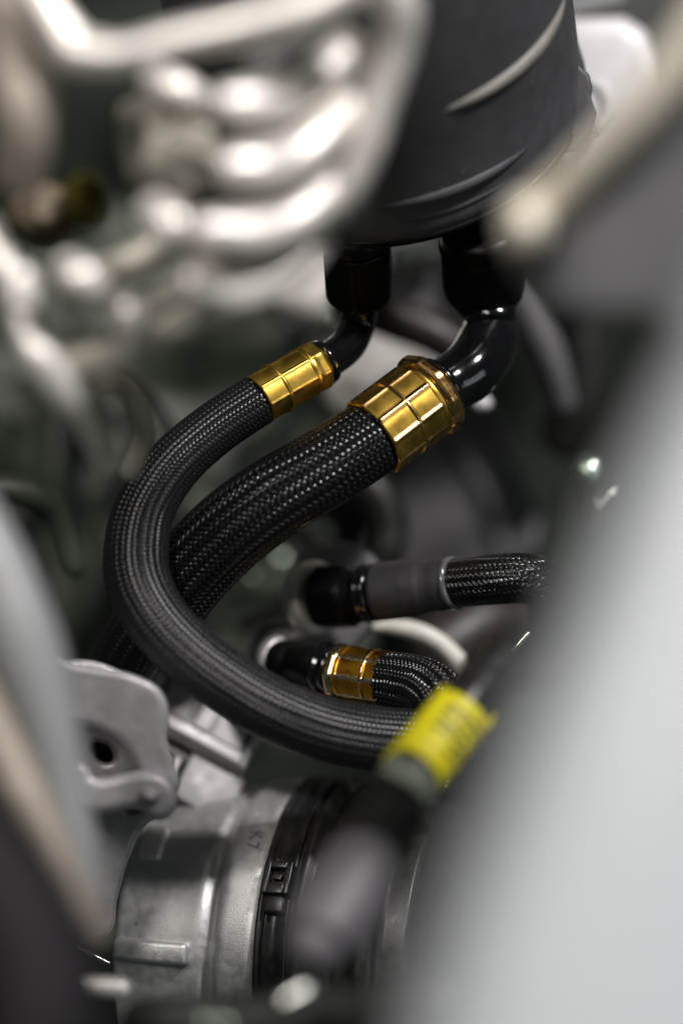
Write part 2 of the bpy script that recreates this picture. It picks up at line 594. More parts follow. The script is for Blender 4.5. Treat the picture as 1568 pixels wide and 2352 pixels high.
# ------------------------------------------------------------------ gold collars
def collar(name, parent, a, b, r, n, ring_at, m2, phase=0.0, ridge=0.035, flange=1.06, ridge_w=0.0010):
    """socket with n flats, raised lines between them, a raised ring, and a domed faceted flange at b"""
    def fn(S, T, R):
        x = (T + phase) % (2 * math.pi / n) - math.pi / n
        flat = 0.55 * R * math.cos(math.pi / n) / np.cos(x) + 0.45 * R * 0.985
        de = (math.pi / n - np.abs(x)) * r
        k = np.clip(1 - de / ridge_w, 0, 1)
        body = (S > 0.012) & (S < 0.735)
        rr = np.where(S < 0.735, flat * 0.995 + body * (k ** 1.5) * r * ridge, R)
        # raised ring
        g = np.clip(1 - np.abs(S - ring_at) / 0.020, 0, 1)
        rr = np.where(g > 0, np.maximum(rr, R * (0.99 + 0.025 * g)), rr)
        # flange: broader flats, softly faceted
        fl = np.minimum(R, R * math.cos(math.pi / n) * 1.018 / np.cos(x))
        return np.where(S > 0.80, fl, rr)

    def mi(S, T):
        x = (T + phase) % (2 * math.pi / n) - math.pi / n
        de = (math.pi / n - np.abs(x)) * r
        e = ((de < ridge_w * 0.85) & (S < 0.74)) | (np.abs(S - ring_at) < 0.018) | (S > 0.79)
        return e.astype(int)

    prof = [(0.0, r * 0.90), (0.0, r * 0.97), (0.012, r), (0.70, r), (0.735, r * 1.0), (0.755, r * 0.955), (0.785, r * 0.955), (0.81, r * flange),
            (0.85, r * (flange + 0.03)), (0.92, r * (flange + 0.025)), (0.96, r * (flange - 0.03)), (0.985, r * (flange - 0.12)), (1.0, r * 0.72), (1.0, r * 0.5)]
    return lathe(name, a, b, dense(prof, 0.008), m2, parent, seg=n * 26, fn=fn, midx_fn=mi)


# ------------------------------------------------------------------ large braided line
HL = [(985, 905, 607, 88), (858, 1003, 600, 88), (740, 1078, 597, 91), (620, 1150, 597, 94), (515, 1232, 600, 95), (425, 1328, 606, 94), (350, 1435, 615, 91),
      (300, 1535, 626, 88), (272, 1650, 638, 86), (262, 1760, 650, 84)]
t = thing('large_braided_hose', 'thick black braided hose with coarse weave running from the large gold collar to lower left', 'hose', P(858, 1003, 600))
tube('inner_hose', [(x, y, d, r * 0.955) for x, y, d, r in HL[1:]], M_core, t, n=120, cap='flat')
braid('braid', [(x, y, d, r * 0.985) for x, y, d, r in HL[1:]], M_braid, t, N=32, axial=0.00150, amp=0.00022, steps=5, lift=0.00013)

t = thing('large_elbow_fitting', 'large gold collar on a glossy black elbow under the right side of the canister', 'hose fitting', P(1120, 700, 620))
collar('collar', t, P(852, 1008, 599.6), P(1003, 893, 608), px(97), 10, 0.40, [M_gold, M_copper], phase=0.20)
tube('elbow', [(975, 915, 606, 62), (1032, 882, 610, 66), (1084, 846, 613, 71), (1118, 788, 618, 69), (1126, 735, 620, 60), (1125, 690, 617, 58)], M_gloss, t, n=90, seg=64, cap='flat')
nt_a, nt_b = P(1114, 708, 626), P(1106, 520, 607)
lathe('nut', nt_a, nt_b, dense([(0, px(50)), (0, px(66)), (0.06, px(74)), (0.26, px(99)), (0.44, px(104)), (0.47, px(100)), (0.49, px(104)), (0.80, px(104)), (0.83, px(98)), (1.0, px(98)), (1.0, px(40))], 0.02),
      M_nut, t, seg=144, fn=lambda S, T, R: np.where(S < 0.8, np.minimum(R, px(104) * math.cos(math.pi / 6) * 1.05 / np.cos((T + 0.3) % (math.pi / 3) - math.pi / 6)), R))
lathe('collar_ring', P(999, 896, 607.6), P(1012, 886, 608.6), [(0, px(60)), (0, px(76)), (0.3, px(79)), (0.8, px(77)), (1, px(70)), (1, px(50))], M_gloss, t)

# ------------------------------------------------------------------ small braided line
HS = [(722, 843, 607, 58), (595, 917, 600, 58), (490, 987, 598, 60), (397, 1070, 596, 63), (335, 1165, 594, 68), (313, 1258, 592, 73), (322, 1345, 590, 74), (368, 1430, 588, 73),
      (447, 1510, 587, 72), (540, 1578, 586, 72), (630, 1630, 586, 72), (735, 1671, 588, 72), (855, 1695, 590, 72), (980, 1700, 594, 72), (1080, 1690, 600, 72)]
t = thing('small_braided_hose', 'thinner black braided hose looping in a wide C from the small gold collar', 'hose', P(595, 917, 600))
tube('inner_hose', [(x, y, d, r * 0.95) for x, y, d, r in HS[1:]], M_core, t, n=160, cap='flat')
braid('braid', [(x, y, d, r * 0.985) for x, y, d, r in HS[1:]], M_braid2, t, N=24, axial=0.00108, amp=0.00027, steps=4, lift=0.00007)

t = thing('small_elbow_fitting', 'small gold collar on a thin glossy black elbow under the left side of the canister', 'hose fitting', P(826, 700, 620))
collar('collar', t, P(590, 920, 599.7), P(737, 835, 608), px(61), 8, 0.31, [M_gold, M_gold], phase=0.3, ridge=0.02, flange=0.99, ridge_w=0.0006)
tube('elbow', [(718, 846, 606, 41), (762, 822, 611, 41), (800, 790, 615, 41), (820, 745, 618, 41), (827, 690, 616, 41)], M_gloss, t, n=90, seg=64, cap='flat')
lathe('collar_ring', P(733, 838, 607.6), P(748, 829, 608.8), [(0, px(40)), (0, px(53)), (0.3, px(55)), (0.8, px(54)), (1, px(49)), (1, px(30))], M_gloss, t)
lathe('nut', P(826, 700, 618), P(819, 552, 601), dense([(0, px(36)), (0, px(44)), (0.07, px(50)), (0.22, px(80)), (0.3, px(84)), (0.62, px(84)), (0.64, px(80)), (0.66, px(84)), (0.9, px(84)), (1.0, px(78)), (1.0, px(30))], 0.02),
      M_nut, t, seg=144, fn=lambda S, T, R: np.minimum(R, px(84) * math.cos(math.pi / 6) * 1.05 / np.cos((T + 0.1) % (math.pi / 3) - math.pi / 6)))
lathe('port', P(820, 575, 603), P(815, 525, 599), [(0, px(50)), (0, px(74)), (0.4, px(76)), (0.45, px(78)), (1, px(78)), (1, px(30))], M_nut, t)

# ------------------------------------------------------------------ dark canister
t = thing('canister', 'big dark grey round canister with raised curved bands at the top of the bay', 'canister', P(900, 200, 600))
ca = P(872, 212, 622)            # bottom centre
up = V(-0.12, 0.60, 0.79)
cb = Vector(ca) + up * 0.085
R0 = px(480, 605)
prof = [(-0.02, 0.001), (-0.02, R0 * 0.6), (-0.03, R0 * 0.93), (-0.02, R0 * 0.985), (0.0, R0), (0.03, R0 * 1.0), (0.05, R0 * 0.988), (0.3, R0 * 0.968), (0.95, R0 * 0.90),
        (1.0, R0 * 0.88), (1.02, R0 * 0.8), (1.02, 0.001)]


def can_rib(name, s_, w_, h_, phi0, phi1, m):
    # a raised bar along the shell, tapered at both ends; phi is the angle seen in the picture, 0 = right, -90 = bottom
    e1 = (V(1, 0, 0) - up * up.dot(V(1, 0, 0))).normalized()
    e2 = up.cross(e1)
    rr_ = R0 * (0.975 - 0.07 * s_)
    pts = []
    for k in range(24):
        q = math.radians(phi0 + (phi1 - phi0) * k / 23)
        e = math.sin((k + 0.35) / 23.7 * math.pi) ** 0.45
        p_ = ca + up * 0.085 * s_ + (e1 * math.cos(q) + e2 * math.sin(q)) * (rr_ + (e - 1) * h_)
        pts.append((p_.x, p_.y, p_.z, w_ * max(0.25, e)))
    return tube(name, pts, m, t, n=60, seg=24, world=True)


lathe('shell', ca, cb, prof, M_can, t, seg=160)
lathe('base_rim', Vector(ca) - up * 0.0022, Vector(ca) - up * 0.0002, [(0, R0 * 0.9), (0, R0 * 1.004), (0.3, R0 * 1.012), (0.7, R0 * 1.012), (1, R0 * 1.004), (1, R0 * 0.9)], M_nut, t, seg=160)
can_rib('rib', 0.12, 0.0017, 0.001, -98, -36, M_can)
can_rib('rib', 0.055, 0.0012, 0.001, -98, -40, M_can)
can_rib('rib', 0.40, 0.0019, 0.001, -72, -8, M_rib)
# clip on the right flank
tube('clip', [(1303, -60, 600, 9), (1306, 20, 602, 9), (1308, 90, 604, 8), (1316, 140, 607, 5)], M_chrome, t, n=30, seg=12)
plate('lug', [(1290, 120), (1318, 150), (1345, 175), (1352, 200), (1348, 225), (1362, 262), (1352, 300), (1322, 340), (1270, 350)], [], 610, 0.006, M_can, t, smooth_pts=False)

# ------------------------------------------------------------------ plain black fitting with sleeve, lower right
t = thing('sleeved_fitting', 'matt charcoal sleeve on a black hex fitting, above the amber collar', 'hose fitting', P(780, 1370, 622))
lathe('washer', P(700, 1375, 636), P(738, 1372, 632), [(0, px(40)), (0, px(82)), (0.3, px(90)), (0.8, px(90)), (1, px(80)), (1, px(40))], M_alu, t)
lathe('nut', P(735, 1373, 630), P(842, 1366, 623), dense([(0, px(40)), (0, px(70)), (0.08, px(80)), (0.62, px(80)), (0.7, px(70)), (1, px(62)), (1, px(30))], 0.03), M_nut, t, seg=144,
      fn=facet(6, 0.2))
lathe('ring', P(836, 1362, 623), P(866, 1360, 621), [(0, px(50)), (0, px(66)), (0.15, px(71)), (0.35, px(71)), (0.45, px(65)), (0.55, px(65)), (0.65, px(70)), (0.85, px(70)), (1, px(64)), (1, px(40))], M_gloss, t)
lathe('sleeve', P(862, 1360, 621), P(1042, 1339, 613), dense([(0, px(50)), (0, px(64)), (0.05, px(70)), (0.45, px(69)), (0.60, px(66)), (0.66, px(63)), (0.74, px(62)), (0.82, px(64)), (0.97, px(63)), (1, px(60)), (1, px(40))], 0.02), M_sleeve, t,
      seg=96, fn=lambda S, T, R: R * (1 + 0.006 * np.sin(T * 3 + S * 9)))
lathe('end_ring', P(1036, 1340, 613), P(1050, 1338, 612), [(0, px(55)), (0, px(60)), (0.3, px(64)), (0.7, px(64)), (1, px(60)), (1, px(50))], M_clearring, t)
HC = [(1040, 1339, 613, 57), (1120, 1332, 609, 57), (1200, 1328, 608, 57), (1238, 1338, 612, 57), (1262, 1366, 626, 57), (1268, 1410, 648, 57), (1262, 1460, 675, 57)]
t = thing('coated_hose', 'shiny fine braided black hose coming out of the charcoal sleeve', 'hose', P(1120, 1332, 609))
tube('inner_hose', [(x, y, d, r * 0.95) for x, y, d, r in HC], M_core, t, n=80, cap='flat')
braid('braid', HC, M_braid3, t, N=28, axial=0.00105, amp=0.0001, steps=3, lift=0.00009)

# ------------------------------------------------------------------ amber fitting
t = thing('amber_fitting', 'amber and gold collar on a black straight fitting, inside the loop of the thin hose', 'hose fitting', P(760, 1540, 612))
lathe('washer', P(630, 1514, 634), P(652, 1517, 631), [(0, px(35)), (0, px(56)), (0.3, px(61)), (0.8, px(61)), (1, px(52)), (1, px(35))], M_lightalu, t)
lathe('stub', P(642, 1518, 630), P(750, 1534, 618), [(0, px(30)), (0, px(50)), (0.1, px(53)), (0.32, px(52)), (0.34, px(48)), (0.37, px(48)), (0.39, px(51)), (0.8, px(51)), (1, px(48)), (1, px(30))], M_nut, t)
lathe('ring', P(738, 1533, 618), P(776, 1540, 615), [(0, px(40)), (0, px(57)), (0.15, px(63)), (0.35, px(63)), (0.45, px(56)), (0.55, px(56)), (0.65, px(61)), (0.85, px(61)), (1, px(56)), (1, px(40))], M_gloss, t)
collar('collar', t, P(893, 1561, 607), P(768, 1541, 615), px(66), 8, 0.27, [M_amber, M_amber_e], phase=0.1, ridge=0.02, flange=1.0, ridge_w=0.0008)
HA = [(886, 1560, 607, 61), (930, 1567, 604, 64), (975, 1580, 600, 66), (1010, 1608, 595, 67), (1024, 1650, 592, 67), (1015, 1710, 592, 66), (990, 1780, 594, 66)]
t = thing('short_braided_hose', 'black braided hose bending sharply down from the amber collar behind the yellow label', 'hose', P(930, 1567, 604))
tube('inner_hose', [(x, y, d, r * 0.93) for x, y, d, r in HA], M_core, t, n=80, cap='flat')
braid('braid', [(x, y, d, r * 0.985) for x, y, d, r in HA], M_braid, t, N=24, axial=0.00115, amp=0.0003, steps=3, lift=0.0002)

# pale loop tube and its lower bit
tube('cream_tube', [(862, 1440, 640, 10), (905, 1440, 640, 18), (960, 1452, 640, 22), (1010, 1478, 640, 22), (1052, 1518, 640, 21), (1085, 1570, 642, 20)], M_cream,
     label='cream plastic tube arching over the short braided hose', cat='tube', n=50, seg=24)
tube('pale_clip', [(845, 1618, 622, 12), (885, 1624, 622, 16), (930, 1632, 622, 14)], M_greenband,
     label='pale green plastic clip under the amber collar', cat='clip', n=24, seg=20)
# mount that the two pale washers sit on
t = thing('fitting_bracket', 'blurred grey cast bracket holding the two black fittings', 'bracket', P(720, 1430, 645))
plate('plate', [(690, 1310), (720, 1275), (800, 1268), (850, 1300), (850, 1400), (800, 1470), (770, 1500), (700, 1570), (620, 1570), (592, 1520), (612, 1465), (670, 1448), (705, 1420)], [], 648, 0.008, M_backgrey, t, bevel=0.002)
tube('rib', [(700, 1320, 640, 14), (693, 1370, 639, 15), (712, 1425, 639, 16), (690, 1450, 640, 15), (630, 1464, 638, 15), (602, 1495, 637, 16), (602, 1530, 637, 15)], M_alu, t, n=50, seg=20)

# ------------------------------------------------------------------ cable with yellow label in front
t = thing('labelled_cable', 'blurred thick black cable with a yellow printed label and a mauve grey boot, in front', 'cable', P(1075, 1610, 548))
tube('sheath', [(1150, 1510, 556.0, 58), (1080, 1605, 547.0, 62), (1005, 1704, 541.0, 66), (930, 1800, 534.0, 68), (870, 1900, 527.0, 70), (820, 2000, 520.0, 70)], M_blackpl, t, n=60, cap='flat')
lab = [(1068, 1622, 546.0, 71), (1060, 1634, 546.0, 73), (1005, 1704, 541.0, 74), (950, 1770, 536.0, 74), (942, 1780, 535.0, 71)]
lb = tube('label', lab, M_yellow, t, n=40, seg=48, cap='flat')
tube('tape_band', [(948, 1781, 535.0, 70), (930, 1806, 533.5, 72), (915, 1828, 532.0, 70)], M_greenband, t, n=20, cap='flat')
tube('boot', [(842, 1965, 523.0, 74), (834, 1984, 521.0, 90), (796, 2055, 516.0, 98), (758, 2120, 512.0, 100), (732, 2162, 509.0, 94), (724, 2176, 508.0, 70)], M_mauve, t, n=50, seg=48)
# three lines of small black characters printed round the label
aL, lnL = crom(path(lab), 200)
tL, nL, bL = frames(aL[:, :3])
pv, pq = [], []
for row, th0 in enumerate((-0.75, -0.33, 0.09, 0.5)):
    k = 0
    s = 0.22
    while s < 0.70 - 0.05 * row:
        wdt = rnd.uniform(0.06, 0.085)
        for stroke in range(rnd.choice((2, 3, 3))):
            if rnd.random() < 0.55:
                sa, sb_, ta, tb = s + rnd.uniform(0, wdt * 0.6), 0.036, th0 - 0.17, th0 + 0.17
            else:
                sa, sb_, ta = s, wdt, th0 + rnd.choice((-0.15, -0.03, 0.09))
                tb = ta + 0.09
            base = len(pv)
            for ss in (sa, sa + sb_):
                ii = min(199, int(ss * 199))
                for th in np.linspace(ta, tb, 3):
                    e = math.cos(th) * nL[ii] + math.sin(th) * bL[ii]
                    pv.append(aL[ii, :3] + e * (aL[ii, 3] + 0.00012))
            pq += [(base, base + 1, base + 4, base + 3), (base + 1, base + 2, base + 5, base + 4)]
        s += wdt + 0.03
link('printed_text', mesh_np('printed_text', pv, pq, M_ink), lb)

# ------------------------------------------------------------------ pale panel at the right, closest to the lens
PR = [(2430, 250, 325, 690), (2335, 700, 322, 690), (2235, 1040, 319, 690), (2085, 1380, 316, 700), (1945, 1720, 313, 700), (1790, 2100, 310, 705), (1665, 2500, 308, 725), (1580, 3000, 306, 745)]
tube('body_panel', PR, M_panel, label='smooth pale silver body panel filling the lower right, far out of focus', cat='car panel', n=80, seg=192, flat=0.5, sq=3.2)

# bracket upper right
t = thing('corner_bracket', 'blurred dark grey bracket with a beige rim at the upper right', 'bracket', P(1400, 450, 430))
plate('face', [(1190, 545), (1300, 440), (1480, 270), (1660, 120), (1900, 300), (1850, 640), (1640, 760), (1480, 700), (1380, 700), (1270, 670)], [],
      lambda x, y: 468 - (x - 1200) * 0.04, 0.012, M_dgrey, t, bevel=0.003)
tube('rim', [(1195, 527, 458, 46), (1250, 470, 454, 48), (1340, 385, 448, 48), (1450, 270, 442, 50), (1560, 130, 438, 52), (1660, -30, 434, 54)], M_beige, t, n=60)

rock('knob', P(1203, 520, 452), (px(54, 452), px(72, 452), 0.008), M_beige, t, rough=0.05)

# ------------------------------------------------------------------ finned housing upper left
DOFF = 24
t = thing('alternator', 'blurred cast aluminium alternator housing with curved cooling fins at the upper left', 'alternator', P(600, 400, 460))
for pts in ([(525, 238, 452, 43), (580, 238, 455, 52), (660, 228, 460, 54), (735, 180, 465, 52), (800, 115, 470, 47)],
            [(530, 385, 452, 45), (590, 388, 455, 56), (665, 370, 460, 56), (735, 318, 464, 52), (800, 250, 469, 45)],
            [(480, 532, 455, 47), (560, 538, 459, 56), (645, 520, 464, 56), (715, 475, 468, 52), (775, 415, 473, 45)],
            [(440, 650, 462, 40), (520, 668, 466, 52), (600, 655, 470, 52), (670, 615, 474, 47), (725, 555, 478, 40)]):
    tube('cooling_fin', pts, M_alu, t, n=40, seg=32)
tube('rim', [(870, -80, 462, 60), (915, 20, 462, 52), (905, 110, 464, 48), (870, 230, 466, 44), (835, 350, 468, 42), (790, 440, 470, 40), (735, 520, 474, 36)], M_alu, t, n=60)
rock('body', P(660, 300, 520), (px(230, 520), px(330, 520), 0.022), M_backdark, t, rough=0.25, freq=2.5, seed=2)
tube('arm', [(175, 120, 455, 52), (280, 125, 452, 40), (400, 95, 450, 40), (560, 60, 448, 42), (720, 15, 446, 50), (860, -60, 446, 55)], M_alu, t, n=60)
tube('arm', [(175, 120, 455, 50), (120, 40, 455, 44), (60, -60, 455, 44)], M_alu, t, n=40)
tube('boss', [(362, 180, 476, 42), (410, 212, 474, 48), (470, 240, 478, 38)], M_alu, t, n=30)
tube('boss', [(305, 268, 490, 38), (345, 280, 490, 42)], M_alu_gr, t, n=20)
tube('boss', [(355, 485, 462, 44), (400, 520, 460, 50), (440, 550, 463, 40)], M_alu, t, n=30)
tube('boss', [(160, 615, 470, 38), (190, 640, 468, 46), (235, 668, 470, 36)], M_alu, t, n=30)
tube('boss', [(298, 715, 474, 44), (303, 735, 474, 44)], M_alu, t, n=20)
tube('boss', [(48, 640, 468, 38), (50, 690, 468, 40)], M_alu, t, n=20)
tube('arm', [(-30, 520, 480, 34), (15, 620, 478, 34), (50, 730, 478, 36), (95, 820, 476, 42), (150, 900, 480, 40), (200, 980, 488, 32), (240, 1060, 500, 24)], M_alu, t, n=60)
tube('arm', [(110, 835, 480, 46), (200, 830, 482, 42), (310, 790, 486, 40), (420, 730, 492, 38), (500, 680, 498, 38)], M_alu_gr, t, n=50)
tube('arm', [(190, 640, 480, 24), (300, 600, 488, 34), (400, 540, 488, 30)], M_alu_gr, t, n=40)
tube('arm', [(240, 680, 484, 24), (300, 720, 484, 26), (420, 660, 492, 34), (520, 560, 500, 40)], M_alu_gr, t, n=40)
tube('arm', [(300, 1080, 540, 26), (330, 980, 535, 24), (280, 880, 520, 26), (180, 880, 500, 30)], M_alu_gr, t, n=40)
tube('lobe', [(10, 20, 470, 80), (40, 160, 465, 82), (60, 280, 462, 72), (45, 400, 466, 60)], M_warm, t, n=30)
rock('body', P(400, 330, 510), (px(120, 510), px(130, 510), 0.012), M_alu_gr, t, rough=0.2, freq=2.5, seed=8)
rock('cap', P(100, 490, 540), (px(80, 540), px(70, 540), 0.01), M_tan, t, rough=0.2, seed=5)
rock('plug', P(195, 460, 530), (px(50, 530), px(60, 530), 0.008), M_olive, t, rough=0.1, seed=6)

DOFF = 0
# ------------------------------------------------------------------ struts and hose on the left edge
tube('pale_strut', [(-70, 1180, 505, 76), (5, 1340, 503, 84), (62, 1490, 501, 84), (110, 1640, 500, 70), (146, 1790, 500, 55), (176, 1930, 500, 44), (210, 2060, 501, 34)], M_bluegrey,
     label='blurred pale blue grey strut running down the left edge', cat='strut', n=70)
tube('warm_strut', [(-80, 1560, 500, 70), (10, 1730, 498, 60), (70, 1850, 496, 54), (130, 1980, 495, 50), (180, 2080, 496, 46), (215, 2140, 498, 40)], M_warm,
     label='blurred warm grey strut below the pale one at the left edge', cat='strut', n=60)
t = thing('corrugated_hose', 'thick dark grey ribbed hose filling the bottom left corner', 'hose', P(60, 2150, 455))
LB = [(-200, 1820, 462, 150), (-40, 2020, 458, 150), (50, 2180, 455, 150), (95, 2350, 452, 150), (110, 2550, 450, 150)]
tube('hose_wall', LB, M_black2, t, n=60, seg=48)
a, ln = crom(path(LB), 26)
for k in range(25):
    r = a[k, 3]
    d_ = a[k + 1, :3] - a[k, :3]
    tube('rib', [(*a[k, :3], r * 1.0), (*(a[k, :3] + d_ * 0.25), r * 1.05), (*(a[k, :3] + d_ * 0.5), r * 1.0)], M_black2, t, n=6, seg=48, cap='flat', world=True)

# ------------------------------------------------------------------ cast bracket with two eyes, left
t = thing('eyed_bracket', 'smooth light grey cast bracket with a dark eye hole, left of the throttle body', 'bracket', P(260, 1700, 562))
plate('back_plate', [(100, 1560), (330, 1590), (362, 1660), (362, 1760), (378, 1845), (325, 1885), (285, 1960), (255, 2060), (230, 2140), (190, 2120), (160, 2020), (130, 1880), (105, 1700)],
      [[(202, 1698), (238, 1692), (268, 1714), (272, 1752), (244, 1766), (206, 1742)], [(275, 1848), (318, 1846), (340, 1862), (318, 1880), (280, 1872)]],
      lambda x, y: 590 + (y - 1600) * 0.01, 0.006, M_bracket, t, bevel=0.0015)
plate('top_web', [(90, 1520), (170, 1540), (330, 1578), (362, 1605), (372, 1650), (368, 1700), (385, 1760), (392, 1810), (368, 1812), (340, 1775), (318, 1730), (290, 1695), (262, 1672), (163, 1640), (80, 1625)], [],
      lambda x, y: 577 + (y - 1600) * 0.02, 0.012, M_bracket, t, bevel=0.0016)
plate('lower_web', [(178, 1770), (205, 1800), (240, 1808), (285, 1798), (335, 1792), (372, 1806), (386, 1840), (366, 1862), (335, 1842), (290, 1838), (240, 1848), (205, 1842), (178, 1815)], [],
      lambda x, y: 576, 0.012, M_bracket, t, bevel=0.0022)
rock('shade_plug', P(238, 1729, 601), (px(56, 600), px(52, 600), 0.003), M_black, t, rough=0.1)  # black plugs behind the eyes, standing in for the shade in the holes
rock('shade_plug', P(310, 1862, 601), (px(48, 600), px(30, 600), 0.003), M_black, t, rough=0.1)
rock('knob', P(345, 1826, 568), (px(26, 570), px(20, 570), 0.003), M_bracket, t, rough=0.05)
t = thing('connector_box', 'light aluminium box with square pockets under the thin hose', 'housing', P(470, 1680, 640))
d0 = 640
o = P(385, 1560, d0)
ex = V(0.875, -0.484, -0.05)
ez = V(0.05, 0.50, 0.86)
ez = (ez - ex * ez.dot(ex)).normalized()
ey = ez.cross(ex)
fr = (o, ex, ey, ez)
u = px(1, d0)


def B(x0, x1, y0, y1, z0, z1):
    return (x0 * u, x1 * u, -y1 * u, -y0 * u, z0 * u, z1 * u)


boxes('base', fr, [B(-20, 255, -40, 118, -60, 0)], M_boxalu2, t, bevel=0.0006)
for it in (B(-20, -2, -40, 112, 0, 26), B(232, 250, -40, 112, 0, 26), B(-2, 232, 84, 112, 0, 30)):
    boxes('frame', fr, [it], M_boxalu, t, bevel=0.0005)
for it in (B(8, 84, -38, 76, 0.5, 14), B(98, 140, -38, 76, 0.5, 18), B(146, 226, -38, 76, 0.5, 10)):
    boxes('pad', fr, [it], M_boxalu, t, bevel=0.0006)
boxes('slot', fr, [B(20, 130, 122, 150, -90, -20)], M_black, t)
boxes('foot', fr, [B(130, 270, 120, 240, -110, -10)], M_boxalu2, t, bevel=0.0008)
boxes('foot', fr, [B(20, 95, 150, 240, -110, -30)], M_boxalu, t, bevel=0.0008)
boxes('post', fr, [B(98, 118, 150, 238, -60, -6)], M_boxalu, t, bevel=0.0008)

# ------------------------------------------------------------------ throttle body
t = thing('throttle_body', 'round grey cast aluminium throttle body with stamped letters at the bottom', 'throttle body', P(480, 2050, 620))
PHI = math.radians(17)
ta = V(math.cos(PHI), -0.03, math.sin(PHI))
c0 = P(416, 2140, 648)
R1 = px(368, 630)


def tb(s):
    return Vector(c0) + ta * px(s, 630)


lathe('barrel', tb(-32), tb(312), dense([(0, R1 * 0.7), (0, R1 * 0.93), (0.02, R1 * 0.95), (0.567, R1 * 0.955), (0.600, R1 * 0.945), (0.622, R1 * 0.925), (0.654, R1 * 0.925), (0.687, R1 * 0.97), (0.719, R1 * 1.0),
                                         (0.762, R1 * 1.01), (0.95, R1 * 1.005), (0.98, R1 * 0.99), (1.0, R1 * 0.97), (1.0, R1 * 0.7)], 0.03), M_throttle, t, seg=200)
_, ax_, s1_, s2_, _l = axis_frame(tb(0), tb(100))


def surf(s, deg, r):
    """point on the barrel: s along it, deg from the side facing the camera towards the top"""
    q = math.radians(deg)
    up_ = s2_ if s2_.dot(V(0, 1, 0)) > 0 else -s2_
    e = s1_ * math.cos(q) + up_ * math.sin(q)
    return tb(s) + e * r, e


def frame_on(s, deg, r):
    p_, e = surf(s, deg, r)
    y_ = e.cross(ax_)
    return (p_, Vector(ax_), y_, e)


f = frame_on(25, 43, R1 * 0.95)
boxes('tab', f, [(-px(30), px(25), -px(45), px(45), -px(20), px(14))], M_lightalu, t, bevel=0.0008)
f = frame_on(28, 3, R1 * 0.94)
boxes('ledge', f, [(-px(55), px(130), -px(30), px(22), -px(30), px(34))], M_throttle, t, bevel=0.0012)
# stamped letters
for ch, dg_, sz in (('K', 47.5, 44), ('7', 43, 44)):
    fc = bpy.data.curves.new('stamp', 'FONT')
    fc.body = ch
    fc.size = px(sz)
    fc.extrude = 0.0001
    fc.offset = 0.00002
    fc.align_x = 'CENTER'
    fc.align_y = 'CENTER'
    tmp = bpy.data.objects.new('tmp', fc)
    COL.objects.link(tmp)
    bpy.context.evaluated_depsgraph_get().update()
    me = bpy.data.meshes.new_from_object(tmp.evaluated_get(bpy.context.evaluated_depsgraph_get()))
    bpy.data.objects.remove(tmp)
    p_, e = surf(262, dg_, R1 * 1.006 + 0.00006)
    y_ = e.cross(ax_)
    mw = Matrix((Vector(ax_), y_, e)).transposed().to_4x4()
    mw.translation = p_
    me.transform(mw @ Matrix.Rotation(math.radians(-80), 4, 'Z'))
    me.materials.clear()
    me.materials.append(M_dgrey)
    link('stamped_letter', me, t)

# black boot and the strap that clamps it
t = thing('intake_boot', 'black ribbed rubber intake boot fitted on the right end of the throttle body', 'boot', tb(360))
lathe('cuff', tb(305), tb(640), dense([(0, R1 * 0.8), (0, R1 * 1.0), (0.015, R1 * 1.045), (0.04, R1 * 1.05), (0.055, R1 * 1.02), (0.26, R1 * 1.02), (0.28, R1 * 1.05), (0.31, R1 * 1.05), (0.33, R1 * 0.98), (0.40, R1 * 0.98),
                                       (0.44, R1 * 1.06), (0.52, R1 * 1.06), (0.56, R1 * 0.95), (0.64, R1 * 0.95), (0.70, R1 * 1.04), (0.78, R1 * 1.04), (0.84, R1 * 0.93), (1, R1 * 0.93), (1, R1 * 0.5)], 0.02), M_black, t, seg=200)
t = thing('cable_tie', 'black plastic cable tie with square head clamped round the rubber boot', 'cable tie', tb(340))
lathe('strap', tb(326), tb(384), [(0, R1 * 1.0), (0, R1 * 1.035), (0.04, R1 * 1.05), (0.14, R1 * 1.05), (0.2, R1 * 1.035), (0.8, R1 * 1.035), (0.86, R1 * 1.05), (0.96, R1 * 1.05), (1, R1 * 1.035), (1, R1 * 1.0)], M_blackpl, t, seg=200)
f = frame_on(352, 29, R1 * 1.045)
hx, hy = px(34), px(40)
boxes('head', f, [(-hx, -hx * 0.52, -hy, hy, 0, 0.0034), (hx * 0.52, hx, -hy, hy, 0, 0.0034), (-hx * 0.6, hx * 0.6, -hy, -hy * 0.35, 0, 0.00335), (-hx * 0.6, hx * 0.6, hy * 0.55, hy, 0, 0.00335),
                  (-hx * 0.6, hx * 0.6, -hy * 0.4, hy * 0.6, 0, 0.0012)], M_blackpl, t, bevel=0.0004)
boxes('pawl', f, [(-hx * 0.3, hx * 0.3, -hy * 0.1, hy * 0.25, 0.001, 0.0028)], M_blackpl, t, bevel=0.0002)
f = frame_on(352, 21.5, R1 * 1.04)
boxes('tail', f, [(-px(26), px(26), -px(26), px(20), 0, 0.0022)], M_blackpl, t, bevel=0.0008)

